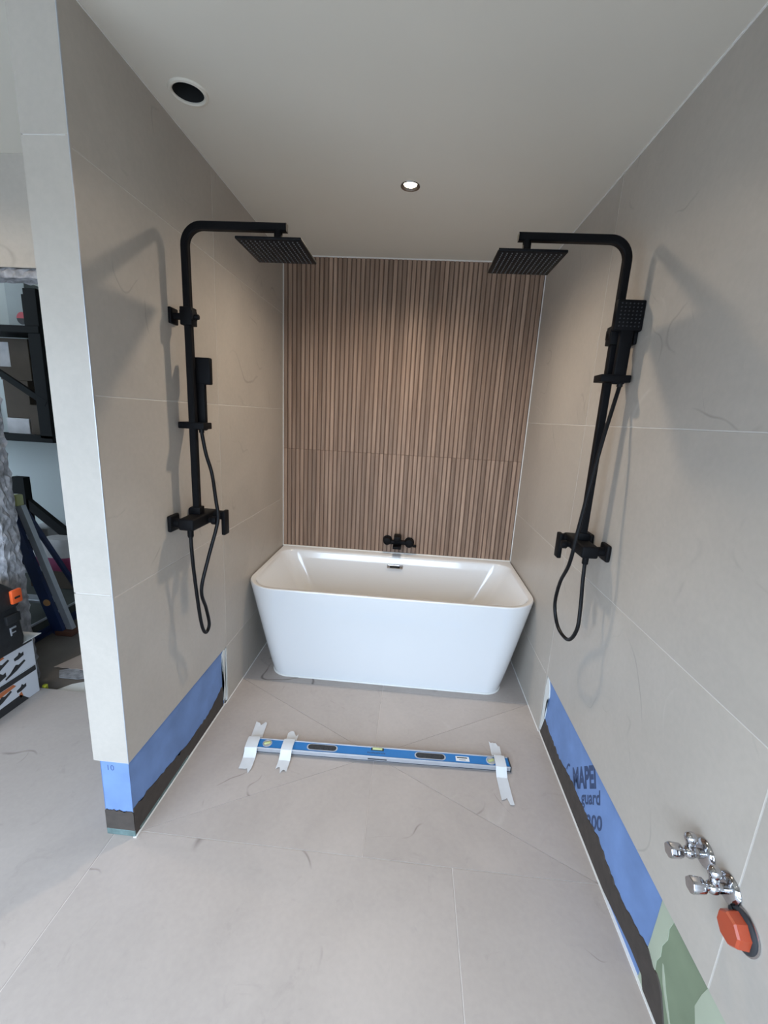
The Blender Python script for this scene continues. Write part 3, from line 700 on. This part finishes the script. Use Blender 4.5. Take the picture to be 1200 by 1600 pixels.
carton(0, .158, 'white printed tool carton standing on the floor, lower of the stack', .030,
       [('d', tool_a(-1.075, .075)), ('d', tool_b(-1.15, .075)), ('d', [(-1.07, .003), (-1.25, .003), (-1.25, .045), (-1.11, .05)]), ('o', [(-1.125, .110), (-1.26, .095), (-1.26, .126), (-1.14, .126)]), ('o', [(-1.098, .040), (-1.112, .030), (-1.118, .055), (-1.104, .064)]), ('d', tool_b(-1.26, .07)), ('d', tool_a(-1.33, .05, 1.3))])
top = carton(.159, .318, 'white printed tool carton under the black tool case, upper of the stack', .026,
       [('d', tool_a(-1.065, .085)), ('d', tool_b(-1.06, .030)), ('d', tool_b(-1.14, .078)), ('d', tool_a(-1.165, .03, 1.2)), ('o', [(-1.16, .124), (-1.26, .112), (-1.26, .134), (-1.17, .138)]), ('d', tool_b(-1.27, .06)), ('d', tool_a(-1.35, .05, 1.3))])
MB().prism([(-1.40, 0, .3185), (-.975, 0, .3185), (-.955, 0, .321), (-.955, 0, .3235), (-.975, 0, .3215), (-1.40, 0, .3215)], (0, .545, 0)).build('open_flap', M['label'], top, smooth=0)
for ch in top.children:
    if ch.name.startswith('open_flap'): ch.location.y += -1.53
t = thing('tool_case', 'black tool case with an orange latch on the printed cartons', 'tool case', (-1.18, -1.27, .325))
cs = MB()
cs.loft([outline(-1.38, -.948, -1.50, -1.075, .03, .03, .3245), outline(-1.385, -.943, -1.505, -1.07, .035, .035, .36), outline(-1.38, -.952, -1.50, -1.078, .035, .035, .52), outline(-1.385, -.945, -1.505, -1.072, .03, .03, .53), outline(-1.38, -.95, -1.5, -1.078, .03, .03, .60), outline(-1.34, -.985, -1.46, -1.12, .03, .03, .652)])
cs.build('case_body', M['toolbag'], t)
MB().box((-.955, -1.165, .455), (-.936, -1.095, .50), .004, 2).build('rib', M['toolbag'], t)
MB().box((-.953, -1.30, .40), (-.938, -1.25, .56), .006, 2).build('rib', M['toolbag'], t)
lt = MB().box((-.950, -1.128, .545), (-.932, -1.076, .612), .006, 2).build('latch', M['latch'], t)
MB().box((-.9335, -1.118, .570), (-.930, -1.090, .580), .001).build('latch_slot', M['hole'], lt)
MB().box((-.955, -1.150, .395), (-.9435, -1.142, .435), .001).box((-.955, -1.142, .427), (-.9435, -1.118, .435), .001).box((-.955, -1.142, .405), (-.9435, -1.122, .411), .001).build('metal_hasp', M['alu'], t)
MB().tube(smooth_path([(-1.16, -1.45, .645), (-1.16, -1.42, .685), (-1.16, -1.29, .695), (-1.16, -1.16, .685), (-1.16, -1.13, .645)]), .012, 10).build('carry_handle', M['toolbag'], t)

def floor_sheet(name, label, cat, pts, z, m, thick=.003):
    o = MB().prism([(x, y, z) for x, y in pts], (0, 0, thick)).build(name, m, None, smooth=0); return tag(o, label, cat)
floor_sheet('paper_sheet', 'torn white paper sheet on the floor in the broken opening', 'paper', [(-.955, -.975), (-.76, -.98), (-.55, -.98), (-.5, -.80), (-.75, -.82), (-.80, -.84), (-.90, -.90)], -.0295, M['paper'])
floor_sheet('grey_paper', 'crumpled grey paper strip beyond the white paper sheet', 'paper', [(-1.01, -.86), (-.9, -.86), (-.74, -.79), (-.5, -.79), (-.6, -.70), (-.95, -.74), (-1.06, -.80)], -.0262, M['concrete'], .004)
floor_sheet('cardboard_sheet', 'flat pinkish cardboard sheet with toothed edge on the hall floor', 'cardboard', [(-1.11, -.78)] + [(-1.09 + .03 * i, -.775 - (.008 if i % 2 else 0)) for i in range(14)] + [(-.6, -.4), (-1.05, -.35), (-1.05, -.62)], -.0215, mat('pinkish_cardboard', (.36, .29, .25), .85, noise=(6, .15)))
tag(MB().box((-1.005, -.975, -.029), (-.985, -.955, .005), .003).build('yellow_wedge', mat('yellow_plastic', (.40, .40, .03), .5), None), 'small yellow plastic wedge beside the lower tool carton', 'wedge')

# step ladder
t = thing('step_ladder', 'blue and grey step ladder leaning in the hall', 'ladder', (-1.31, -.41, -.03))
a, b = Vector((-1.308, -.405, -.012)), Vector((-1.50, -.46, .845))
def bar(mb, p, q, hu, hv, side): return mb.sweep([p, p.lerp(q, .5), q], [(hu, hv), (-hu, hv), (-hu, -hv), (hu, -hv)], side)
bar(MB(), a, b, .020, .016, (0, 1, 0)).build('stile', M['alu'], t, 0)
off = Vector((-.060, -.03, 0)); bar(MB(), a + off, b + off, .036, .012, (0, 1, 0)).build('side_panel', M['ladder_blue'], t, 0)
MB().box(a + Vector((-.09, -.045, -.018)), a + Vector((.03, .025, .022)), .008, 2).build('foot', M['foot'], t)
MB().cyl(a.lerp(b, .26) + Vector((-.05, -.05, 0)), a.lerp(b, .26) + Vector((-.05, -.02, 0)), .022, bev=.003).build('hinge_cap', mat('brass_cap', (.42, .22, .09), .5), t)
MB().box(b + Vector((-.05, -.03, .0)), b + Vector((.01, .02, .07)), .008, 2).build('end_cap', M['vial'], t)
far = Vector((-.30, .42, 0)); bar(MB(), a + far + Vector((0, 0, .105)), b + Vector((-.05, .06, -.02)), .016, .012, (0, 1, 0)).build('rear_leg', M['ladder_blue'], t, 0)
for k in (.25, .5, .75):
    p = a.lerp(b, k) + Vector((-.05, .01, 0)); MB().box(p + Vector((-.30, -.04, -.012)), p + Vector((.0, .04, .012)), .004).build('tread', M['alu'], t)

# black trestle, sack and box beyond the ladder
t = thing('trestle', 'black trestle with a slanted leg standing behind the ladder', 'trestle', (-2.2, .3, .075))
bar(MB(), Vector((-2.235, .3, .075)), Vector((-2.235, .3, .875)), .055, .03, (0, 1, 0)).build('post', M['frame'], t, 0)
bar(MB(), Vector((-1.50, .3, .115)), Vector((-2.205, .3, .675)), .036, .02, (0, 1, 0)).build('slanted_leg', M['frame'], t, 0)
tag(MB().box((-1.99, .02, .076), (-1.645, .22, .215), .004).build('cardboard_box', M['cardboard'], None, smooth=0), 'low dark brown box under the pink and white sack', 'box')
t = thing('paper_sack', 'pink and white sack lying on a low brown box behind the ladder', 'bag', (-1.80, .1, .216))
MB().loft([outline(-1.98, -1.65, .02, .21, .06, .06, .217), outline(-2.00, -1.63, .00, .225, .09, .09, .26), outline(-1.99, -1.64, .01, .22, .09, .09, .325)], True, False).build('lower_bag', M['pink'], t)
MB().loft([outline(-1.99, -1.64, .01, .22, .09, .09, .324), outline(-1.97, -1.65, .02, .21, .09, .09, .40), outline(-1.90, -1.68, .05, .18, .06, .06, .455)]).build('upper_bag', M['sack'], t)
t = tag(MB().box((-2.32, .38, .076), (-2.13, .56, .43), .004).build('white_box', M['sack'], None, smooth=0), 'plain pale box standing behind the trestle post and sack', 'box')

# black rack with boxes on the hall wall
t = thing('wall_rack', 'black framed rack on the hall wall holding dark cartons', 'rack', (-2.2, .6, 1.2))
fr = [((-2.00, .28, 1.19), (-1.90, .34, 2.26), 'upright'), ((-2.90, .28, 1.19), (-2.82, .34, 2.26), 'upright'), ((-2.84, .28, 1.16), (-1.90, .34, 1.215), 'bottom_rail'), ((-2.84, .27, 1.955), (-1.90, .35, 2.005), 'shelf_rail'), ((-2.84, .34, 1.17), (-1.92, .615, 1.195), 'shelf_board'), ((-2.84, .34, 1.965), (-1.92, .615, 1.985), 'shelf_board')]
for p, q, n in fr: MB().box(p, q, .003).build(n, M['frame'], t, 0)
bar(MB(), Vector((-2.45, .29, 1.775)), Vector((-1.92, .29, 1.455)), .022, .012, (0, 1, 0)).build('diagonal_brace', M['frame'], t, 0)
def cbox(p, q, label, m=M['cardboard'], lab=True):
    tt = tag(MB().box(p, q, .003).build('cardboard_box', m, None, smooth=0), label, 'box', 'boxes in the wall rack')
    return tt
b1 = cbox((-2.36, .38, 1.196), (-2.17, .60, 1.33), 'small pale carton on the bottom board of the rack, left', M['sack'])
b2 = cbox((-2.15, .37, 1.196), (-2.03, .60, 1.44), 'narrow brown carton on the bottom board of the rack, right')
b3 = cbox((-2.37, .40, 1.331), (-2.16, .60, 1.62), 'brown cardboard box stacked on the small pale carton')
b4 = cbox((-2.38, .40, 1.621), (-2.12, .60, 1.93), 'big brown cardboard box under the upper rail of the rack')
MB().box((-2.37, .3985, 1.72), (-2.28, .4005, 1.90)).build('shipping_label', M['sack'], b4, smooth=0)
b5 = cbox((-2.10, .37, 1.986), (-1.93, .60, 2.24), 'dark carton on top of the rack', M['frame'])
b6 = cbox((-2.27, .42, 1.986), (-2.11, .60, 2.34), 'tall grey carton on top of the rack', mat('grey_carton', (.33, .36, .36), .8, noise=(5, .05)))
MB().cyl((-2.155, .4195, 2.08), (-2.155, .4185, 2.08), .045).build('round_logo', M['slot'], b6)
MB().prism([(-2.155 + .045 * math.cos(R(a)), .4184, 2.08 + .045 * math.sin(R(a))) for a in range(0, 181, 15)], (0, -.0004, 0)).build('logo_top', mat('red_print', (.5, .06, .08), .6), b6, smooth=0)
